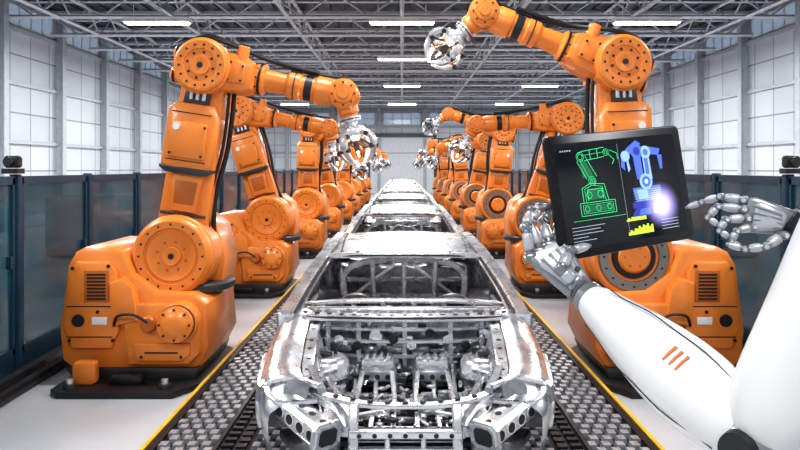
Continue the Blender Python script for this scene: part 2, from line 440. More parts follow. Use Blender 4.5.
    for q in ((.53,-.13),(.53,.17),(.68,-.13)):
        p=lnk(S,E,[q])[0];b.lathe([(.013,0),(.013,.02)],(p[0],-.462,p[1]),(0,1,0),1,6)
    p0=lnk(S,E,[(.1,.26)])[0];p1=lnk(S,E,[(.42,.20)])[0];p2=lnk(S,E,[(.88,.16)])[0]
    b.cyl((p0[0],-.02,p0[1]),(p1[0],-.02,p1[1]),.055,3,14);b.cyl((p1[0],.24,p1[1]),(p2[0],.24,p2[1]),.085,0,16,ch=.02)
    b.cyl((p0[0],.24,p0[1]),(p1[0],.24,p1[1]),.04,3,12)
    b.prism(lnk(S,E,[(.205,-.22),(.22,-.22),(.22,.22),(.205,.22)]),-.32,-.04,2,.006)
    hub(b,E,.27,-.48,.2,36,2)
    t=(V((W[0],0,W[1]))-V((E[0],0,E[1])));L=t.length;t.normalize();n=V((-t.z,0,t.x))
    E3=V((E[0],0,E[1]));W3=V((W[0],0,W[1]))
    for yy,nn in ((-.24,.1),(-.24,-.11),(.02,0)):
        o=E3-t*.08+n*nn+V((0,yy,0))
        b.lathe([(.085,0),(.085,.17),(.08,.19),(.08,.22),(.055,.245)],o,-t,0,18)
        b.lathe([(.082,.0),(.082,.025)],o-t*.195,-t,1,18)
    b.prism(lnk(E,W,[(-.02,-.2),(.1,-.21),(.3,-.17),(.36,-.13),(.36,.12),(.3,.16),(.08,.22),(-.02,.2)]),-.36,.1,0,.05)
    b.prism(lnk(E,W,[(.17,-.11),(.3,-.09),(.3,.09),(.17,.12)]),-.385,-.34,0,.012)
    for q in ((.19,-.08),(.28,-.07),(.28,.07),(.19,.09)):
        p=lnk(E,W,[q])[0];b.lathe([(.012,0),(.012,.02)],(p[0],-.395,p[1]),(0,1,0),1,6)
    b.cyl(E3+t*.25*L+n*.12+V((0,-.3,0)),E3+t*.25*L+n*.27+V((0,-.3,0)),.06,0,16,ch=.012);b.cyl(E3+t*.25*L+n*.27+V((0,-.3,0)),E3+t*.25*L+n*.285+V((0,-.3,0)),.05,1,16)
    ya=-.14
    o=E3+t*(.34*L)+V((0,ya,0));R=.61*L
    b.lathe([(.15,0),(.155,.03),(.155,.09),(.115,.12),(.105,R*.38),(.135,R*.42),(.135,R*.55),(.12,R*.57),(.12,R*.72),(.14,R*.75),(.14,R*.9),(.1,R)],o,t,0,24)
    b.lathe([(.158,0),(.158,.025)],o+t*.05,t,1,24)
    b.lathe([(.124,0),(.124,R*.09)],o+t*(R*.61),t,1,24)
    b.lathe([(.138,0),(.138,.014)],o+t*(R*.48),t,2,24)
    b.bolts(o+t*.025,t,.145,10,.014,.02,1)
    b.box(tuple(o+t*(R*.48)+n*.13),(.12,.1,.08),1,.015)
    x,z=W
    b.lathe([(.03,0),(.05,0),(.055,.02),(.09,.02),(.095,.04),(.13,.045),(.15,.07),(.15,.34),(.12,.37)],(x,ya-.19,z),(0,1,0),0,26)
    b.lathe([(.153,0),(.153,.03)],(x,ya-.05,z),(0,1,0),1,26)
    b.bolts((x,ya-.155,z),(0,1,0),.11,8,.010,.03,1)
    d=V((T[0],0,T[1]))-W3;d.normalize();c=W3+V((0,ya,0))
    b.lathe([(.10,.08),(.105,.14),(.105,.19),(.08,.21),(.08,.25)],c,d,0,20)
    b.lathe([(.07,.22),(.105,.23),(.105,.27),(.06,.28),(.06,.32),(.12,.34),(.13,.37),(.12,.42),(.07,.46),(.04,.47)],c,d,3,22)
    b.lathe([(.108,0),(.108,.012)],c+d*.245,d,2,22)
    s1=V((0,1,0));s2=d.cross(s1)
    g=c+d*.37
    b.bolts(g-d*.13,d,.088,8,.012,.02,2)
    for i in range(4):
        a=2*math.pi*i/4+.55;rd=s1*math.cos(a)+s2*math.sin(a);ax=rd.cross(d)
        pp=smooth([g+rd*.06+d*.02,g+rd*.17+d*.05,g+rd*.21+d*.15,g+rd*.15+d*.27,g+rd*.04+d*.34],4)
        m_=len(pp)
        b.sweep(pp,[(-.020,-.038),(.020,-.038),(.026,0),(.020,.038),(-.020,.038),(-.026,0)],3,up=ax,scl=[1.15-.75*(j/(m_-1))**1.6 for j in range(m_)])
        for q in (g+rd*.17+d*.05,g+rd*.20+d*.18): b.cyl(q-ax*.050,q+ax*.050,.024,2,10)
        b.cyl(g+rd*.05+d*.08,g+rd*.17+d*.17,.013,2,6)
    b.cyl(g,g+d*.2,.028,2,10);b.cyl(g+d*.2,g+d*.26,.010,7 if hot else 2,8,r2=.006)
    P0=V((E[0],-.36,E[1]))+n*.24-t*.05
    b.tube(smooth([P0-t*.2+n*-.1,P0+n*.04,P0+t*.25+n*.02,E3+t*(.4*L)+n*.20+V((0,-.2,0)),E3+t*(.62*L)+n*.17+V((0,-.2,0)),E3+t*(.8*L)+n*.16+V((0,-.2,0))],6),.022,1,8,up=(0,1,0))
    b.tube(smooth([P0-t*.2+n*-.1+V((0,.08,0)),P0+n*.07+V((0,.08,0)),P0+t*.3+n*.03+V((0,.08,0)),E3+t*(.45*L)+n*.19+V((0,-.12,0)),E3+t*(.7*L)+n*.15+V((0,-.12,0)),W3+n*.17+V((0,-.12,0))],6),.014,1,8,up=(0,1,0))
    q=[lnk(S,E,[(a,p)])[0] for a,p in ((.05,-.30),(.3,-.24),(.6,-.29),(.9,-.27),(1.0,-.22))]
    b.tube(smooth([(u[0],-.12,u[1]) for u in q],6),.024,1,8,up=(0,1,0))
    b.tube(smooth([(u[0]-.03,-.2,u[1]) for u in q],6),.016,1,8,up=(0,1,0))
RM=[ORANGE,BLACK,DARK,CLAW,DECAL,ORANGE2,RINGM,HOT]
poses_L=[((.27,2.97),(1.6,2.72),(1.75,2.1)),((-.50,2.92),(.98,2.66),(1.1,2.1)),((.05,2.95),(.95,2.35),(1.2,1.9)),((-.3,2.9),(1.0,2.8),(1.25,2.3)),
         ((.1,2.9),(1.1,2.5),(1.3,2.0)),((-.2,2.95),(1.1,2.7),(1.3,2.2)),((.1,2.9),(1.2,2.6),(1.4,2.1)),((-.1,2.9),(1.2,2.7),(1.4,2.2))]
poses_R=[((.07,3.0),(1.37,3.52),(1.78,3.15)),((-.5,2.8),(.95,2.72),(1.2,2.3)),((-.15,2.85),(1.1,3.25),(1.5,2.95)),((-.3,2.8),(1.0,2.6),(1.25,2.2)),
         ((.1,2.9),(1.1,2.9),(1.4,2.5)),((-.2,2.9),(1.1,2.7),(1.3,2.2)),((.1,2.9),(1.2,2.6),(1.4,2.1)),((-.1,2.9),(1.2,2.7),(1.4,2.2))]
for sgn,poses in ((1,poses_L),(-1,poses_R)):
    for k,(E,W,T) in enumerate(poses):
        b=MB()
        if sgn<0: b.M=Matrix.Scale(-1,4,(1,0,0))
        make_robot(b,E,W,T,0 if sgn>0 else 1,k<2)
        o=b.obj('industrial_robot_arm',RM)
        o.location=(-2.17*sgn,7.05+4.65*k,0)
        if k<2:
            d=(V((T[0],0,T[1]))-V((W[0],0,W[1]))).normalized();p=V((W[0],-.14,W[1]))+d*.68;p.x*=sgn
            L=bpy.data.lights.new('weld_light','POINT');L.energy=12;L.color=(1,.60,.42);L.shadow_soft_size=.04
            lo=bpy.data.objects.new('weld_light',L);sc.collection.objects.link(lo);lo.parent=o;lo.location=p

# ---------------------------------------------------------------- car body
def make_car(b):
    shoulder=[(0.0,.56),(.3,.68),(.8,.82),(1.3,.90),(2.2,.93),(3.4,.98),(4.2,.97),(4.55,.90)]
    plan=[(0.0,.72),(.15,.83),(.45,.905),(1.0,.93),(2.5,.94),(3.8,.91),(4.3,.84),(4.55,.72)]
    def sx(y,z):
        zt=interp(shoulder,y);k=(z-.28)/(zt-.28)
        return interp(plan,y)-.05*(k-.6)**2*2-(.05*max(0,k-.85)/.15)
    for s in (-1,1):
        def side(u,v):
            y=.08+u*4.42;zt=interp(shoulder,y);z=.28+v*(zt-.28)
            return (s*sx(y,z),y,z)
        def keep(u,v):
            y=.08+u*4.42;zt=interp(shoulder,y);z=.28+v*(zt-.28)
            for wy in (.80,3.65):
                if (y-wy)**2+(z-.33)**2<.345**2: return False
            return True
        b.grid(side,110,16,0,keep)
        for wy in (.80,3.65):
            pts=[]
            for i in range(17):
                a=math.pi*i/16; y=wy-.36*math.cos(a);z=.33+.36*math.sin(a)
                pts.append((s*(sx(y,z)+.008),y,z))
            b.tube(pts,.022,0,8)
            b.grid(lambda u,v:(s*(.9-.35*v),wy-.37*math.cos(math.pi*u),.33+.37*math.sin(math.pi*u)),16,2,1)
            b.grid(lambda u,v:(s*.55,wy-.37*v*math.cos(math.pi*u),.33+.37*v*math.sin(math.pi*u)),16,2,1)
        for y in (1.32,2.55,3.35):
            b.tube([(s*(sx(y,z)+.002),y,z) for z in (.36,.5,.65,.8,.9)],.006,2,4)
        for y in (2.3,3.2): b.box((s*(sx(y,.82)+.012),y,.82),(.02,.16,.03),1)
        def ftop(u,v):
            y=.08+u*1.25;zt=interp(shoulder,y);x0=sx(y,zt)
            return (s*(x0-.20*v),y,zt+.06*math.sin(min(1,v*1.5)*math.pi/2)-.04*v*v)
        b.grid(ftop,24,8,0)
        b.tube([(s*(sx(y,interp(shoulder,y))-.195),y,interp(shoulder,y)+.018) for y in [ .1+.06*i for i in range(21)]],.007,2,5)
        pts=[(s*(sx(y,interp(shoulder,y))-.235),y,interp(shoulder,y)+.0) for y in (.14,.4,.7,1.0,1.3)]
        b.rtube(smooth(pts,4),.075,.035,0)
        for i in range(10):
            y=.2+i*.11;zt=interp(shoulder,y);x0=sx(y,zt)-.235
            b.cyl((s*x0,y,zt+.015),(s*x0,y,zt+.021),.016,2,10)
        def apr(u,v):
            y=.12+u*1.2;zt=interp(shoulder,y);x0=sx(y,zt)-.26
            return (s*(x0+.01-.08*v+.012*math.sin(u*40)),y,zt-.01-.30*v)
        b.grid(apr,60,8,0)
        for i in range(6):
            y=.25+i*.17;zt=interp(shoulder,y);x0=sx(y,zt)-.29
            b.lathe([(.035,0),(.03,.012)],(s*x0,y,zt-.15),(-s,0,.2),2,12)
        A=smooth([(s*.85,1.22,.92),(s*.775,1.65,1.10),(s*.675,2.15,1.28),(s*.61,2.6,1.37),(s*.60,3.1,1.375),(s*.63,3.5,1.30),(s*.70,3.95,1.12),(s*.76,4.25,.99)],6)
        b.rtube(A,.10,.07,0)
        b.tube([(p.x*.93,p.y-.02,p.z+.012) for p in A[:20]],.010,2,5)
        b.rtube([(p.x*.915,p.y+.0,p.z-.015) for p in A[:20]],.03,.03,3)
        b.rtube([(p.x*1.05,p.y+.02,p.z-.03) for p in A[:26]],.03,.04,1)
        b.rtube(smooth([(s*.60,2.75,1.36),(s*.75,2.68,1.12),(s*.86,2.62,.93)],5),.10,.05,0,up=(0,1,0))
        b.rtube(smooth([(s*.86,2.62,.93),(s*.86,2.62,.6),(s*.84,2.62,.3)],3),.16,.06,1,up=(0,1,0))
        b.rtube([(s*(interp(plan,y)-.055),y,interp(shoulder,y)+.005) for y in (1.2,1.7,2.2,2.7,3.2,3.7,4.2,4.5)],.07,.045,0)
        b.rtube([(s*.84,1.1,.30),(s*.84,3.4,.30)],.14,.14,1)
        b.rtube([(s*.87,1.26,.92),(s*.85,1.24,.32)],.12,.10,0,up=(0,1,0))
        b.prism([(1.38,.95),(1.66,.95),(1.66,1.06),(1.52,1.04)],s*.84-.01,s*.84+.01,0,axis='x')
        b.grid(lambda u,v:(s*((.885-.02*u)*(1-v)+(.62+.14*u)*v),3.42+u*1.0,(interp(shoulder,3.42+u))*(1-v)+(1.34-.33*u)*v),8,6,0)
        b.rtube([(s*.80,1.35,.55),(s*.80,2.5,.55)],.05,.12,1);b.rtube([(s*.79,1.35,.78),(s*.79,2.5,.80)],.04,.06,3)
        b.rtube([(s*.46,-.02,.44),(s*.46,.5,.44),(s*.44,1.1,.42),(s*.42,1.5,.30),(s*.42,3.2,.26),(s*.46,3.6,.42),(s*.46,4.4,.42)],.12,.14,0)
        P=[V((s*.82,.36,.60)),V((s*.66,.14,.55)),V((s*.42,-.12,.475))]
        b.rtube(P,.15,.135,0)
        d=(P[2]-P[1]).normalized();side_=d.cross(V((0,0,1))).normalized();upv=side_.cross(d)
        b.rtube([P[2]+d*.001,P[2]+d*.004],.115,.10,2)
        b.rtube([P[2]-d*.03,P[2]-d*.008],.19,.17,0);b.rtube([P[0],P[0]+d*.03],.19,.17,1)
        for i in range(4):
            q=P[1]+(P[2]-P[1])*(i/3.6)
            for sg in (-1,1):
                b.lathe([(.038,0),(.040,.006),(.036,.006)],q+side_*sg*.0735,side_*sg,3,14)
                b.lathe([(.030,0),(.030,.008)],q+side_*sg*.0735,side_*sg,2,14)
            b.cyl(q+upv*.0672,q+upv*.0705,.020,2,10)
        for sg in (-1,1): b.rtube([P[0]+upv*.05*sg+side_*.078,P[2]+upv*.05*sg+side_*.078],.006,.012,3)
        b.rtube([(s*.44,-.05,.40),(s*.62,.1,.34),(s*.72,.35,.32)],.08,.06,1)
        b.rtube([(s*.42,-.1,.36),(s*.42,.3,.33)],.1,.05,1)
        b.rtube(smooth([(s*.50,.08,.62),(s*.72,.10,.60),(s*.82,.24,.665),(s*.68,.2,.73),(s*.50,.14,.69)],5),.035,.03,0)
        b.lathe([(.07,0),(.085,-.02),(.09,-.022),(.075,.05)],(s*.62,.17,.655),(s*.2,-1,.25),1,20)
        b.rtube([(s*.48,.12,.67),(s*.60,.5,.72),(s*.66,1.2,.82)],.05,.04,1)
        b.lathe([(.17,0),(.165,.10),(.14,.14),(.10,.155),(.06,.14)],(s*.54,.86,.54),(0,0,1),0,24)
        b.lathe([(.05,0),(.05,.02)],(s*.54,.86,.685),(0,0,1),2,12);b.bolts((s*.54,.86,.69),(0,0,1),.08,3,.014,.03,2)
        x=s*.185
        b.box((x,.96,.53),(.25,.24,.08),1,.015);b.box((x,.98,.60),(.22,.20,.07),3,.012)
        for i in range(4): b.box((x-.075+.05*i,.97,.645),(.026,.18,.03),3,.005)
        for i in range(3): b.cyl((x-.07+.07*i,.835,.53),(x-.07+.07*i,.843,.53),.018,2,10)
        b.rtube([(x-.10,.84,.56),(x-.12,.5,.48)],.03,.03,0);b.rtube([(x+.10,.84,.56),(x+.12,.5,.48)],.03,.03,0)
        for xx in (.22,.52): b.rtube([(s*xx,1.9,.40),(s*xx,3.2,.42)],.04,.05,3)
    def roof(u,v):
        y=2.12+u*1.45;x=(-1+2*v)*.61
        zc=interp([(2.1,1.285),(2.6,1.385),(3.0,1.39),(3.57,1.29)],y)
        return (x,y,zc+.035*(1-(2*v-1)**2))
    b.grid(roof,20,20,0)
    for v in (.06,.94): b.tube([V(roof(i/12,v))+V((0,0,.002)) for i in range(13)],.007,2,5)
    b.rtube(smooth([(-.67,2.13,1.27),(-.3,2.02,1.30),(.3,2.02,1.30),(.67,2.13,1.27)],6),.11,.05,0)
    b.tube(smooth([(-.62,2.07,1.275),(-.3,1.965,1.30),(.3,1.965,1.30),(.62,2.07,1.275)],6),.010,2,6)
    for i in range(-4,5): b.cyl((i*.13,2.0+.004*i*i,1.325),(i*.13,2.0+.004*i*i,1.331),.016,2,8)
    b.rtube(smooth([(-.60,3.58,1.28),(-.3,3.62,1.31),(.3,3.62,1.31),(.60,3.58,1.28)],6),.09,.05,0)
    for y in (2.6,3.1): b.rtube([(-.58,y,1.33),(0,y,1.355),(.58,y,1.33)],.09,.025,1)
    b.rtube(smooth([(-.84,1.26,.90),(-.5,1.13,.915),(0,1.08,.92),(.5,1.13,.915),(.84,1.26,.90)],6),.16,.04,0)
    b.tube(smooth([(-.80,1.17,.915),(-.5,1.05,.93),(0,1.00,.935),(.5,1.05,.93),(.80,1.17,.915)],6),.009,2,5)
    for i in range(-8,9): b.cyl((i*.09,1.09+.0022*i*i,.93),(i*.09,1.09+.0022*i*i,.942),.018,2,10)
    b.rtube(smooth([(-.82,1.42,.90),(-.5,1.32,.93),(0,1.27,.94),(.5,1.32,.93),(.82,1.42,.90)],6),.05,.06,3)
    for i in range(-6,7): b.rtube([(i*.12,1.1,.91),(i*.12,1.3+.0018*i*i,.93)],.03,.02,1)
    def fw(u,v):
        x=-.80+1.6*u;z=.32+.57*v
        return (x,1.32+.02*math.sin(u*50)-.10*math.cos((u-.5)*3)+.02*math.sin(v*20),z)
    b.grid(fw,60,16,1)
    for z in (.60,.72,.82): b.rtube(smooth([(-.70,1.24,z),(-.3,1.17,z-.01),(.3,1.17,z-.01),(.70,1.24,z)],5),.03,.03,0)
    for x in (-.55,-.33,0,.33,.55): b.rtube([(x,1.19,.5),(x,1.17,.88)],.035,.03,0,up=(0,1,0))
    random.seed(11)
    for i in range(50):
        x=random.uniform(-.7,.7);z=random.uniform(.5,.86);w=random.uniform(.02,.10)
        b.box((x,1.19,z),(w,.05,random.uniform(.015,.05)),random.choice((0,1,2,3)),.004)
    for i in range(10):
        x=-.6+.13*i;b.lathe([(.03,0),(.035,.01),(.02,.012)],(x,1.155,.78-.05*(i%3)),(0,-1,0),3 if i%2 else 2,14)
    b.tube([(-.78,1.62,.84),(.78,1.62,.84)],.028,3,12)
    b.rtube(smooth([(-.76,1.56,.93),(-.4,1.5,.97),(0,1.49,.975),(.4,1.5,.97),(.76,1.56,.93)],5),.10,.03,0)
    for x in (-.6,-.35,-.12,.12,.35,.6):
        b.rtube([(x,1.6,.84),(x,1.5,.70),(x,1.42,.6)],.04,.03,3)
        b.rtube([(x-.05,1.6,.93),(x,1.66,.80),(x+.05,1.72,.62)],.03,.03,0)
    for s in (-1,1):
        b.lathe([(.13,0),(.15,.01),(.15,.03),(.13,.04)],(s*.38,1.72,.86),(0,.9,.5),1,24);b.lathe([(.10,0),(.10,.05)],(s*.38,1.715,.86),(0,.9,.5),2,24)
    for i in range(90):
        x=random.uniform(-.72,.72);y=random.uniform(1.45,3.6);z=random.uniform(.34,.52)+(.32 if y<1.9 else 0)
        b.box((x,y,z),(random.uniform(.03,.2),random.uniform(.03,.2),random.uniform(.02,.10)),random.choice((0,1,2,3)),.006)
    b.rtube(smooth([(-.60,3.45,.55),(-.62,3.5,.85),(-.45,3.55,1.0),(0,3.57,1.03),(.45,3.55,1.0),(.62,3.5,.85),(.60,3.45,.55)],5),.07,.05,0,up=(0,1,0))
    for z,y in ((.62,3.52),(.80,3.56)): b.rtube([(-.60,y,z),(.60,y,z)],.06,.05,0)
    for x in (-.3,0,.3): b.rtube([(x,3.5,.5),(x*1.1,3.55,1.0)],.05,.05,0,up=(0,1,0))
    for s in (-1,1):
        b.rtube([(s*.55,3.5,.6),(s*.1,3.56,.98)],.04,.03,3,up=(0,1,0))
        b.lathe([(.10,0),(.12,.01),(.12,.03),(.10,.04)],(s*.36,3.78,.94),(0,0,1),1,20)
    b.grid(lambda u,v:(-.75+1.5*u,3.7+.65*v,.93+.02*math.sin(u*30)),20,3,1)
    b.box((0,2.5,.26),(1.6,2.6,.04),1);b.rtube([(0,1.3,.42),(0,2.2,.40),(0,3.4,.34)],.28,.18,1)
    for y in (1.5,2.0,2.5,3.0): b.rtube([(-.8,y,.31),(.8,y,.31)],.09,.06,0)
    b.box((0,3.95,.40),(1.3,.9,.04),1);b.box((0,4.48,.62),(1.44,.05,.55),0,.02);b.rtube([(-.72,4.52,.55),(.72,4.52,.55)],.10,.14,0)
    b.grid(lambda u,v:(-.72+1.44*u,4.0+.5*v,.985-.07*v*v+.015*math.sin(u*math.pi)),12,6,0)
    b.box((0,.66,.34),(1.0,1.05,.03),2)
    for y,z,w,m in ((.16,.42,.09,0),(.40,.42,.10,0),(.56,.43,.05,3),(.72,.45,.06,0),(1.08,.50,.12,1)):
        b.rtube([(-.62,y,z),(-.3,y,z-.02),(.3,y,z-.02),(.62,y,z)],w,.045,m)
        for i in range(-5,6): b.cyl((i*.1,y,z-.0),(i*.1,y,z+.008),.016,2,8)
    for x in (-.34,-.20,-.07,.07,.20,.34): b.rtube([(x,.1,.44),(x*.95,.6,.455),(x,1.15,.52)],.03,.03,0 if abs(x)>.1 else 3)
    for s in (-1,1):
        b.rtube([(s*.30,.12,.47),(s*.52,.75,.56)],.045,.04,3);b.rtube([(s*.05,.4,.46),(s*.40,.14,.48)],.03,.03,0)
        b.lathe([(.07,0),(.085,.012),(.085,.03),(.06,.045)],(s*.42,.46,.47),(0,0,1),0,20);b.lathe([(.045,0),(.045,.05)],(s*.42,.46,.47),(0,0,1),2,16)
    random.seed(3)
    for i in range(290):
        x=random.uniform(-.60,.60);y=random.uniform(.12,1.18);z=.43+random.uniform(-.04,.04)+.05*y+(.06 if abs(x)>.45 else 0)
        if abs(abs(x)-.185)<.14 and .80<y<1.1: continue
        k=random.random()
        if k<.5: b.box((x,y,z),(random.uniform(.015,.08),random.uniform(.015,.08),random.uniform(.015,.05)),random.choice((0,2,3,1)),.003)
        elif k<.75:
            r=random.uniform(.012,.032);b.lathe([(r*.8,0),(r,.006),(r,.016),(r*.6,.02)],(x,y,z+.01),(0,0,1),random.choice((0,2,3)),12)
        else:
            a=random.uniform(0,3.14);l=random.uniform(.05,.14);b.rtube([(x,y,z),(x+l*math.cos(a),y+l*math.sin(a)*.6,z+.02)],.02,.016,random.choice((0,3,2)))
    for s in (-1,1):
        b.rtube(smooth([(s*.64,.20,.66),(s*.42,.10,.58),(s*.33,.04,.48)],4),.06,.035,0)
        b.rtube(smooth([(s*.62,.25,.70),(s*.50,.5,.66),(s*.44,.8,.60)],4),.04,.03,3)
    b.rtube(smooth([(-.66,.24,.66),(-.3,.1,.60),(0,.07,.59),(.3,.1,.60),(.66,.24,.66)],6),.07,.025,0)
    for i in range(-5,6): b.cyl((i*.1,.08+.012*i*i*.3,.603+.0025*i*i*.6),(i*.1,.08+.012*i*i*.3,.612+.0025*i*i*.6),.017,2,8)
    for z in (.46,.36,.22): b.rtube([(-.31,-.03,z),(.31,-.03,z)],.06,.045,0)
    for x in (-.29,.29): b.rtube([(x,-.02,.18),(x,-.02,.48),(x,.06,.59)],.055,.06,0,up=(0,1,0))
    for x in (-.1,.1): b.rtube([(x,-.02,.2),(x,-.02,.46)],.03,.03,0,up=(0,1,0))
    b.box((0,.04,.33),(.55,.02,.28),2)
    for z in (.27,.30,.33,.40,.43): b.box((0,.02,z),(.54,.02,.010),1)
    for i in range(-3,4): b.lathe([(.014,0),(.014,.003)],(i*.085,-.062,.46),(0,1,0),2,8)
    for s in (-1,1):
        b.rtube([(s*.55,.1,.11),(s*.55,4.4,.11)],.10,.10,2)
        for y in (.5,1.5,3.2,4.2): b.rtube([(s*.55,y,.14),(s*.48,y,.30)],.08,.08,1,up=(0,1,0))
    for y in (.4,2.3,4.2): b.rtube([(-.9,y,.10),(.9,y,.10)],.10,.07,2)
b=MB();make_car(b)
b.v=[(x*1.045,y,z if z<.6 else .6+(z-.6)*.92) for x,y,z in b.v]
car=b.obj('car_body_frame',[SILVER,SILVER2,CARDARK,CHROME],smooth=40)
car.location=(0.02,4.08,0.0)
for k in range(1,8):
    o=bpy.data.objects.new('car_body_frame',car.data);sc.collection.objects.link(o);o.location=(0.02,4.08+5.4*k,0)

# ---------------------------------------------------------------- tablet
EM=lambda n,c,s:pm(n,c,0,.5,emis=c,estr=s)
U=V((.277,.13,.028)).normalized();Vv=V((-.027,.0137,.204));Vv=(Vv-U*Vv.dot(U)).normalized();N=U.cross(Vv).normalized()
TW,TH=.314,.216;TC=V((.399,1.265,1.961))
Mt=Matrix(((U.x,Vv.x,N.x,TC.x),(U.y,Vv.y,N.y,TC.y),(U.z,Vv.z,N.z,TC.z),(0,0,0,1)))
b=MB()
def rrect(w,h,r,n=5,cx=0,cy=0):
    out=[]
    for qx,qy,a0 in ((1,1,0),(-1,1,90),(-1,-1,180),(1,-1,270)):
        for i in range(n+1):
            a=math.radians(a0+90*i/n);out.append((cx+qx*(w/2-r)+r*math.cos(a)*1,cy+qy*(h/2-r)+r*math.sin(a)))
    return out
b.prism(rrect(TW,TH,.012),-.008,.001,0,.0022,axis='z')
SW,SH=TW*.89,TH*.86
b.prism(rrect(SW,SH,.003),.001,.0013,1,axis='z')
def P(a,c): return ((a-.5)*SW,(c-.5)*SH)
def rect(a0,c0,a1,c1,m,z=.0016):
    x0,y0=P(a0,c0);x1,y1=P(a1,c1);b.prism([(x0,y0),(x1,y0),(x1,y1),(x0,y1)],.0013,z,m,axis='z')
def poly(pts,m,z=.0018): b.prism([P(*p) for p in pts],.0013,z,m,axis='z')
def line(pts,m,w=.00045):
    for p,q in zip(pts,pts[1:]):
        x0,y0=P(*p);x1,y1=P(*q);b.rtube([(x0,y0,.0016),(x1,y1,.0016)],w*2,.0006,m)
G=2
line([(.14,.30),(.42,.30),(.42,.42),(.14,.42),(.14,.30)],G);line([(.16,.32),(.40,.32),(.40,.40),(.16,.40),(.16,.32)],G,.0003)
line([(.17,.42),(.17,.56),(.24,.60),(.35,.58),(.37,.42)],G);line([(.21,.44),(.21,.54),(.33,.54),(.33,.44)],G)
line([(.19,.42),(.19,.55),(.25,.58),(.33,.56),(.35,.42)],G,.0003)
def circ(a,c,r,m,fill=False,z=.0021):
    x,y=P(a,c);pts=[(x+r*math.cos(t*math.pi/8),y+r*math.sin(t*math.pi/8)) for t in range(17)]
    if fill: b.prism(pts[:-1],.0013,z,m,axis='z')
    else: b.tube([(p[0],p[1],.0016) for p in pts],.00045,m,4)
for c0 in ((.26,.62,.008),(.26,.62,.005),(.26,.62,.002),(.19,.86,.008),(.19,.86,.005),(.40,.88,.006),(.40,.88,.003),(.22,.49,.006),(.31,.49,.006),(.19,.36,.005),(.28,.36,.005),(.37,.36,.005)): circ(*c0,G)
line([(.22,.64),(.16,.82)],G);line([(.30,.66),(.23,.86)],G);line([(.24,.65),(.18,.84)],G,.0003);line([(.20,.91),(.39,.93)],G);line([(.22,.82),(.38,.84)],G);line([(.21,.87),(.38,.885)],G,.0003);line([(.27,.92),(.27,.83)],G);line([(.33,.92),(.33,.84)],G)
line([(.42,.86),(.46,.80),(.44,.76)],G);line([(.43,.90),(.49,.86),(.49,.80)],G)
line([(.07,.26),(.49,.26)],G,.0003)
poly([(.17,.33),(.39,.33),(.39,.39),(.17,.39)],10,.0014);poly([(.20,.44),(.34,.44),(.33,.55),(.21,.55)],10,.0014);poly([(.19,.66),(.28,.66),(.23,.82),(.18,.82)],10,.0014)
for k in range(5): rect(.04+.018*k,.92,.05+.018*k,.935,5)
for i,w_ in enumerate((.26,.22,.24,.12,.18)): rect(.05,.20-.032*i,.05+w_,.206-.032*i,5)
B=3
rect(.56,.30,.84,.36,6);poly([(.60,.36),(.80,.36),(.82,.50),(.58,.50)],B);poly([(.62,.38),(.70,.38),(.70,.48),(.61,.48)],4,.0021)
circ(.70,.55,.015,4,True);circ(.70,.55,.010,B,True,.0024);circ(.70,.55,.004,9,True,.0027)
poly([(.63,.58),(.685,.58),(.685,.84),(.62,.84)],B);poly([(.70,.58),(.76,.57),(.755,.82),(.70,.84)],4);poly([(.71,.62),(.74,.62),(.74,.78),(.71,.78)],B,.0021)
circ(.655,.86,.014,B,True);circ(.655,.86,.008,6,True,.0024);circ(.73,.84,.012,4,True);circ(.73,.84,.006,B,True,.0024)
poly([(.58,.90),(.66,.965),(.70,.93),(.62,.85),(.54,.80),(.52,.82)],B);circ(.555,.82,.010,4,True)
poly([(.52,.80),(.545,.80),(.54,.68),(.51,.72)],B);poly([(.56,.80),(.575,.79),(.585,.69),(.565,.66)],4)
poly([(.74,.90),(.86,.86),(.84,.80),(.74,.82)],B);poly([(.83,.80),(.87,.80),(.86,.66),(.84,.66)],B)
poly([(.54,.22),(.86,.22),(.84,.30),(.58,.30)],6);poly([(.60,.23),(.70,.23),(.70,.29),(.62,.29)],B,.0021);poly([(.73,.23),(.82,.23),(.81,.29),(.73,.29)],4,.0021)
for k in range(6): line([(.58,.37+.02*k),(.82,.37+.02*k)],9,.00015)
line([(.50,.06),(.50,.95)],5,.0002)
for k in range(12):
    h=(.05,.08,.06,.10,.09,.13,.10,.14,.12,.15,.10,.13)[k];rect(.49+.018*k,.05,.506+.018*k,.05+h*.6,7);rect(.49+.014*k,.185,.503+.014*k,.185+h*.4,7)
for k in range(4): rect(.78,.06+.03*k,.93,.066+.03*k,5)
gm=bpy.data.materials.new('ui_touch_glow');gm.use_nodes=True;nt=gm.node_tree;nt.nodes.clear()
out=nt.nodes.new('ShaderNodeOutputMaterial');mix=nt.nodes.new('ShaderNodeMixShader');tr=nt.nodes.new('ShaderNodeBsdfTransparent');em=nt.nodes.new('ShaderNodeEmission')
tc=nt.nodes.new('ShaderNodeTexCoord');vm=nt.nodes.new('ShaderNodeVectorMath');vm.operation='DISTANCE'
gx,gy=P(.80,.30);vm.inputs[1].default_value=(gx,gy,.003)
nt.links.new(tc.outputs['Object'],vm.inputs[0])
mr=nt.nodes.new('ShaderNodeMapRange');mr.inputs['From Min'].default_value=.0;mr.inputs['From Max'].default_value=.048;mr.inputs['To Min'].default_value=1;mr.inputs['To Max'].default_value=0
nt.links.new(vm.outputs['Value'],mr.inputs['Value'])
pw=nt.nodes.new('ShaderNodeMath');pw.operation='POWER';pw.inputs[1].default_value=2.2;nt.links.new(mr.outputs['Result'],pw.inputs[0])
nt.links.new(pw.outputs[0],mix.inputs['Fac']);nt.links.new(tr.outputs[0],mix.inputs[1]);nt.links.new(em.outputs[0],mix.inputs[2]);nt.links.new(mix.outputs[0],out.inputs['Surface'])
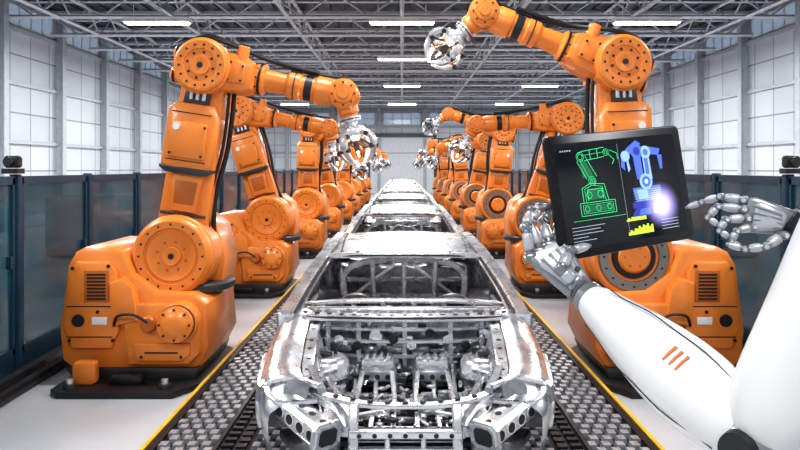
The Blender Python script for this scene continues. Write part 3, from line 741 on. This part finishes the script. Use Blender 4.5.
em.inputs['Color'].default_value=(.50,.42,1,1);em.inputs['Strength'].default_value=4.5
b.add([(gx+.049*math.cos(i*math.pi/16),gy+.049*math.sin(i*math.pi/16),.003) for i in range(32)],[list(range(32))],8)
tab=b.obj('tablet_computer',[pm('tablet_body',(.01,.01,.012),.3,.3),pm('screen_black',(.004,.006,.010),0,.15),EM('ui_green',(.03,.55,.20),1.1),EM('ui_blue',(.05,.10,.58),1.1),EM('ui_blue_light',(.18,.30,.95),1.2),EM('ui_text',(.34,.4,.45),.4),EM('ui_dark_blue',(.02,.03,.25),.7),EM('ui_lime',(.40,.60,.03),.9),gm,EM('ui_white_blue',(.5,.6,1),1.3),EM('ui_dark_green',(.005,.10,.04),.5)])
tab.matrix_world=Mt

# ---------------------------------------------------------------- humanoid robot
b=MB()
def seg(p,q,ra,rb,mat=0,flat=1.0,up=None,n=18):
    p=V(p);q=V(q);L=(q-p).length
    pr=[(ra*.55,0),(ra*.85,L*.03),(ra,L*.10)]
    for k in range(1,8):
        t=k/8;pr.append((ra+(rb-ra)*t+.10*max(ra,rb)*math.sin(t*math.pi),L*(.1+.8*t)))
    pr+=[(rb,L*.9),(rb*.85,L*.97),(rb*.55,L)]
    b.lathe(pr,p,q-p,mat,n,(1,flat),up)
def finger(pts,r,up=(0,0,1)):
    P_=[V(p) for p in pts]
    for i in range(len(P_)-1):
        k=1-.14*i
        a,c=P_[i],P_[i+1];d=(c-a)
        seg(a+d*.02,c-d*.02,r*k*.66,r*k*.60,2,.9,None,10)
        seg(a+d*.22,c-d*.18,r*k*.98,r*k*.84,4,.9,None,14)
        ax=d.cross(V(up))
        if ax.length<1e-5: ax=V((1,0,0))
        ax.normalize()
        b.cyl(a-ax*r*k*.92,a+ax*r*k*.92,r*k*.80,2,14,ch=r*.08)
        b.cyl(a-ax*r*k*1.08,a-ax*r*k*.92,r*k*.46,5,10);b.cyl(a+ax*r*k*.92,a+ax*r*k*1.08,r*k*.46,5,10)
def limb(pts,rad,mat=0,segn=28,flat=1.0,up=(0,1,0)):
    pts=[V(p) for p in pts]
    rs=smooth([(r,0,0) for r in rad],6)
    pp=smooth(pts,6)
    b.sweep(pp,[(math.cos(2*math.pi*i/segn),flat*math.sin(2*math.pi*i/segn)) for i in range(segn)],mat,up,[r.x for r in rs])
Wl=V((.298,1.165,1.795));El=V((.4526,.88,1.650));Sl=V((.575,.82,2.0))
d=(El-Wl).normalized()
limb([Wl+d*.024,Wl+d*.03,Wl+d*.07,Wl+d*.16,Wl+(El-Wl)*.68,El-d*.025,El-d*.02],[.022,.028,.038,.054,.060,.048,.040])
b.cyl(Wl+d*.014,Wl+d*.026,.0275,2,24);b.cyl(Wl-d*.012,Wl+d*.022,.021,1,20)
for k in range(4): b.lathe([(.0225,0),(.0245,.002),(.0225,.004)],Wl+d*(-.010+.007*k),d,2,20)
b.lathe([(.002,-.052),(.022,-.049),(.038,-.036),(.048,-.014),(.048,.014),(.038,.036),(.022,.049),(.002,.052)],El,(.85,.5,-.05),2,28)
b.lathe([(.012,-.056),(.024,-.055),(.027,-.045)],El,(.85,.5,-.05),1,24);b.lathe([(.012,.056),(.024,.055),(.027,.045)],El,(.85,.5,-.05),1,24)
b.lathe([(.0485,-.003),(.050,-.003),(.050,.003),(.0485,.003)],El,(.85,.5,-.05),1,28)
du=(Sl-El).normalized()
limb([El+du*.012,El+du*.02,El+du*.07,El+(Sl-El)*.5,El+(Sl-El)*.8,Sl+du*.01],[.040,.050,.062,.064,.066,.06])
fd=(El-Wl).normalized();mid=Wl+(El-Wl)*.64
cs=V((-.25,-1,.35));nn=(cs-fd*cs.dot(fd)).normalized();tt=fd.cross(nn).normalized()
for k in range(3):
    c=mid+fd*(-.011+.011*k)+nn*.0595-tt*.006
    b.rtube([c-tt*.013-nn*.0012,c+nn*.0003,c+tt*.013-nn*.0012],.004,.003,3,up=nn)
RT=[(0,.024),(.18,.041),(.45,.0572),(.68,.0608),(.9,.050)]
for side_a,side_b in ((.75,-.66),(.35,.93)):
    sl=[]
    for i in range(14):
        t=.17+.74*i/13;p=Wl+(El-Wl)*t
        a_=(nn*side_a+tt*side_b).normalized();sl.append(p+a_*(interp(RT,t)+.0004))
    b.tube(sl,.0010,1,4)
K=V((.246,1.205,1.862))
pd=(K-Wl).normalized()
wdir=V((.85,.30,.42));wdir=(wdir-pd*wdir.dot(pd)).normalized();nrm=pd.cross(wdir)
if nrm.y>0: nrm=-nrm
def palm(p,q,wd,w0,w1,th,mat=0):
    p=V(p);q=V(q);secs=rrect(1,1,.3,4)
    pts=[p+(q-p)*t for t in (0,.12,.5,.85,1)];ws=[w0*.7,w0,(w0+w1)/2,w1,w1*.9];ths=[th*.7,th,th*1.15,th,th*.7]
    dd=(q-p).normalized();wd=V(wd);wd=(wd-dd*wd.dot(dd)).normalized();nd=dd.cross(wd);vs=[];fs=[];n=len(secs)
    for pt,w_,t_ in zip(pts,ws,ths):
        for a,c in secs: vs.append(pt+wd*a*w_+nd*c*t_)
    for k in range(4):
        for i in range(n):
            j=(i+1)%n;fs.append([k*n+i,k*n+j,(k+1)*n+j,(k+1)*n+i])
    fs.append(list(range(n))[::-1]);fs.append([4*n+i for i in range(n)]);b.add(vs,fs,mat)
palm(Wl,K,wdir,.050,.078,.024,2)
palm(Wl+pd*.014+nrm*.006,K-pd*.014+nrm*.006,wdir,.040,.066,.020,4)
for o in (-.024,-.008,.008,.024): b.rtube([Wl+pd*.026+nrm*.0165+wdir*o*.7,K-pd*.016+nrm*.0165+wdir*o],.0045,.002,2,up=nrm)
for o in (-.016,.016): b.lathe([(.005,0),(.005,.002)],Wl+pd*.03+nrm*.017+wdir*o*.8,nrm,1,12)
roots=[K+wdir*o for o in (-.032,-.011,.011,.032)]
finger([roots[0],(.213,1.205,1.897),(.228,1.238,1.925),(.262,1.262,1.930)],.0105,(0,1,0))
finger([roots[1],(.226,1.225,1.905),(.245,1.254,1.930),(.285,1.274,1.930)],.0105,(0,1,0))
finger([roots[2],(.250,1.240,1.905),(.272,1.268,1.925),(.305,1.290,1.925)],.0105,(0,1,0))
finger([roots[3],(.278,1.250,1.895),(.300,1.279,1.912),(.328,1.298,1.912)],.0095,(0,1,0))
finger([Wl+pd*.02+V((.0,-.015,0)),(.262,1.158,1.832),(.283,1.180,1.860),(.324,1.200,1.868)],.0120,(0,1,0))
# right arm
Wr=V((.672,1.195,1.905));Er=V((.93,1.13,1.72));Sr=V((.87,1.12,2.02))
d=(Er-Wr).normalized()
limb([Wr+d*.02,Wr+d*.06,Wr+d*.15,Er-d*.04],[.026,.034,.05,.046]);b.cyl(Wr-d*.014,Wr+d*.03,.022,1,20)
b.lathe([(.03,-.055),(.044,-.045),(.044,.045),(.03,.055)],Er,(0,1,.2),1,24)
du=(Sr-Er).normalized();limb([Er+du*.03,Er+du*.08,Er+du*.2,Sr],[.044,.058,.064,.06])
Kr=V((.604,1.230,1.920));wd=V((.05,-.15,-1));kd=Kr-Wr
palm(Wr,Kr,wd,.044,.064,.022,2);palm(Wr+kd*.2+V((-.004,-.007,0)),Kr-kd*.18+V((-.004,-.007,0)),wd,.034,.052,.020,4)
for o in (-.018,-.006,.006,.018): b.rtube([Wr+kd*.25+V((-.009,-.0155,-o*.6)),Kr-kd*.15+V((-.009,-.0155,-o))],.004,.0025,2,up=(-.4,-.9,0))
finger([(.604,1.234,1.944),(.572,1.256,1.949),(.548,1.278,1.938),(.523,1.294,1.926)],.0088,(0,0,1))
finger([(.602,1.230,1.928),(.562,1.246,1.932),(.546,1.248,1.912),(.560,1.236,1.897)],.0088,(0,0,1))
finger([(.604,1.222,1.912),(.568,1.228,1.910),(.556,1.228,1.890),(.572,1.220,1.878)],.0085,(0,0,1))
finger([(.608,1.212,1.898),(.580,1.213,1.891),(.572,1.214,1.873),(.586,1.210,1.863)],.0078,(0,0,1))
finger([(.646,1.188,1.886),(.614,1.180,1.868),(.584,1.190,1.862),(.556,1.205,1.870)],.0096,(0,0,1))
C=V((.75,.98,0));f=V((-.67,.74,0)).normalized();r=V((.74,.67,0)).normalized()
def tors(tab,mat=0,seg_=28):
    vs=[];fs=[]
    for z,w_,t_ in tab:
        for i in range(seg_):
            a=2*math.pi*i/seg_;ca,sa=math.cos(a),math.sin(a)
            ca=math.copysign(abs(ca)**.8,ca);sa=math.copysign(abs(sa)**.8,sa)
            vs.append(C+r*w_*ca+f*t_*sa+V((0,0,z)))
    for k in range(len(tab)-1):
        for i in range(seg_):
            j=(i+1)%seg_;fs.append([k*seg_+i,k*seg_+j,(k+1)*seg_+j,(k+1)*seg_+i])
    fs.append(list(range(seg_))[::-1]);fs.append([(len(tab)-1)*seg_+i for i in range(seg_)]);b.add(vs,fs,mat)
tors([(1.60,.10,.07),(1.64,.13,.09),(1.78,.15,.10),(1.95,.165,.105),(2.04,.14,.09),(2.08,.06,.05)])
tors([(1.42,.10,.075),(1.60,.105,.07),(1.64,.10,.07)],1)
tors([(1.24,.09,.08),(1.30,.15,.10),(1.42,.14,.095),(1.45,.10,.07)])
tors([(2.07,.045,.045),(2.15,.045,.045)],1)
tors([(2.13,.04,.05),(2.16,.07,.085),(2.24,.082,.105),(2.31,.08,.105),(2.36,.06,.08),(2.385,.02,.03)])
hc=C+V((0,0,2.26))+f*.095
for s in (-1,1):
    b.lathe([(.014,0),(.012,.012),(.004,.014)],hc+r*.03*s,f,1,14)
    b.lathe([(.025,0),(.025,.02)],C+V((0,0,2.24))+r*.08*s,r*s,2,16)
b.lathe([(.012,0),(.006,.02)],hc-V((0,0,.025)),f,0,10);b.box(tuple(hc-V((0,0,.06))),(.04,.02,.006),1)
b.lathe([(.001,-.07),(.05,-.05),(.07,0),(.05,.05),(.001,.07)],Sl,(0,0,1),0,24);b.lathe([(.001,-.07),(.05,-.05),(.07,0),(.05,.05),(.001,.07)],Sr,(0,0,1),0,24)
b.cyl(Sl,C+V((0,0,1.98)),.04,1);b.cyl(Sr,C+V((0,0,1.98)),.04,1)
for s in (-1,1):
    h=C+r*.09*s+V((0,0,1.27));k=C+r*.10*s+f*.02+V((0,0,.83));a=C+r*.10*s+V((0,0,.43))
    limb([h,h+(k-h)*.3,k+V((0,0,.05))],[.075,.085,.055],up=(0,1,0));b.cyl(k-r*.055,k+r*.055,.05,1,20)
    limb([k-V((0,0,.05)),k+(a-k)*.4,a+V((0,0,.03))],[.052,.06,.036],up=(0,1,0));b.cyl(a-r*.04,a+r*.04,.035,1,16)
    b.sweep([a-f*.07-V((0,0,.045)),a-V((0,0,.035)),a+f*.15-V((0,0,.055))],[(x_*.09,y_*.07) for x_,y_ in rrect(1,1,.3,4)],0,(0,0,1),[.8,1,.6])
b.obj('humanoid_robot',[WHITE,BLACK,GREYP,pm('orange_mark',(.6,.15,.03),0,.5),pm('hand_shell_grey',(.50,.51,.53),.45,.30),CHROME],smooth=50)
b=MB();b.box((.8,.95,.335),(.8,.9,.03),0,.005)
for x in (.45,1.15):
    for y in (.55,1.35): b.box((x,y,.16),(.05,.05,.32),1)
b.box((.8,.4,.16),(.7,.25,.03),0,.005)
for x in (.5,1.1): b.box((x,.4,.075),(.04,.2,.15),1)
b.obj('operator_step',[DARK,YELLOW])
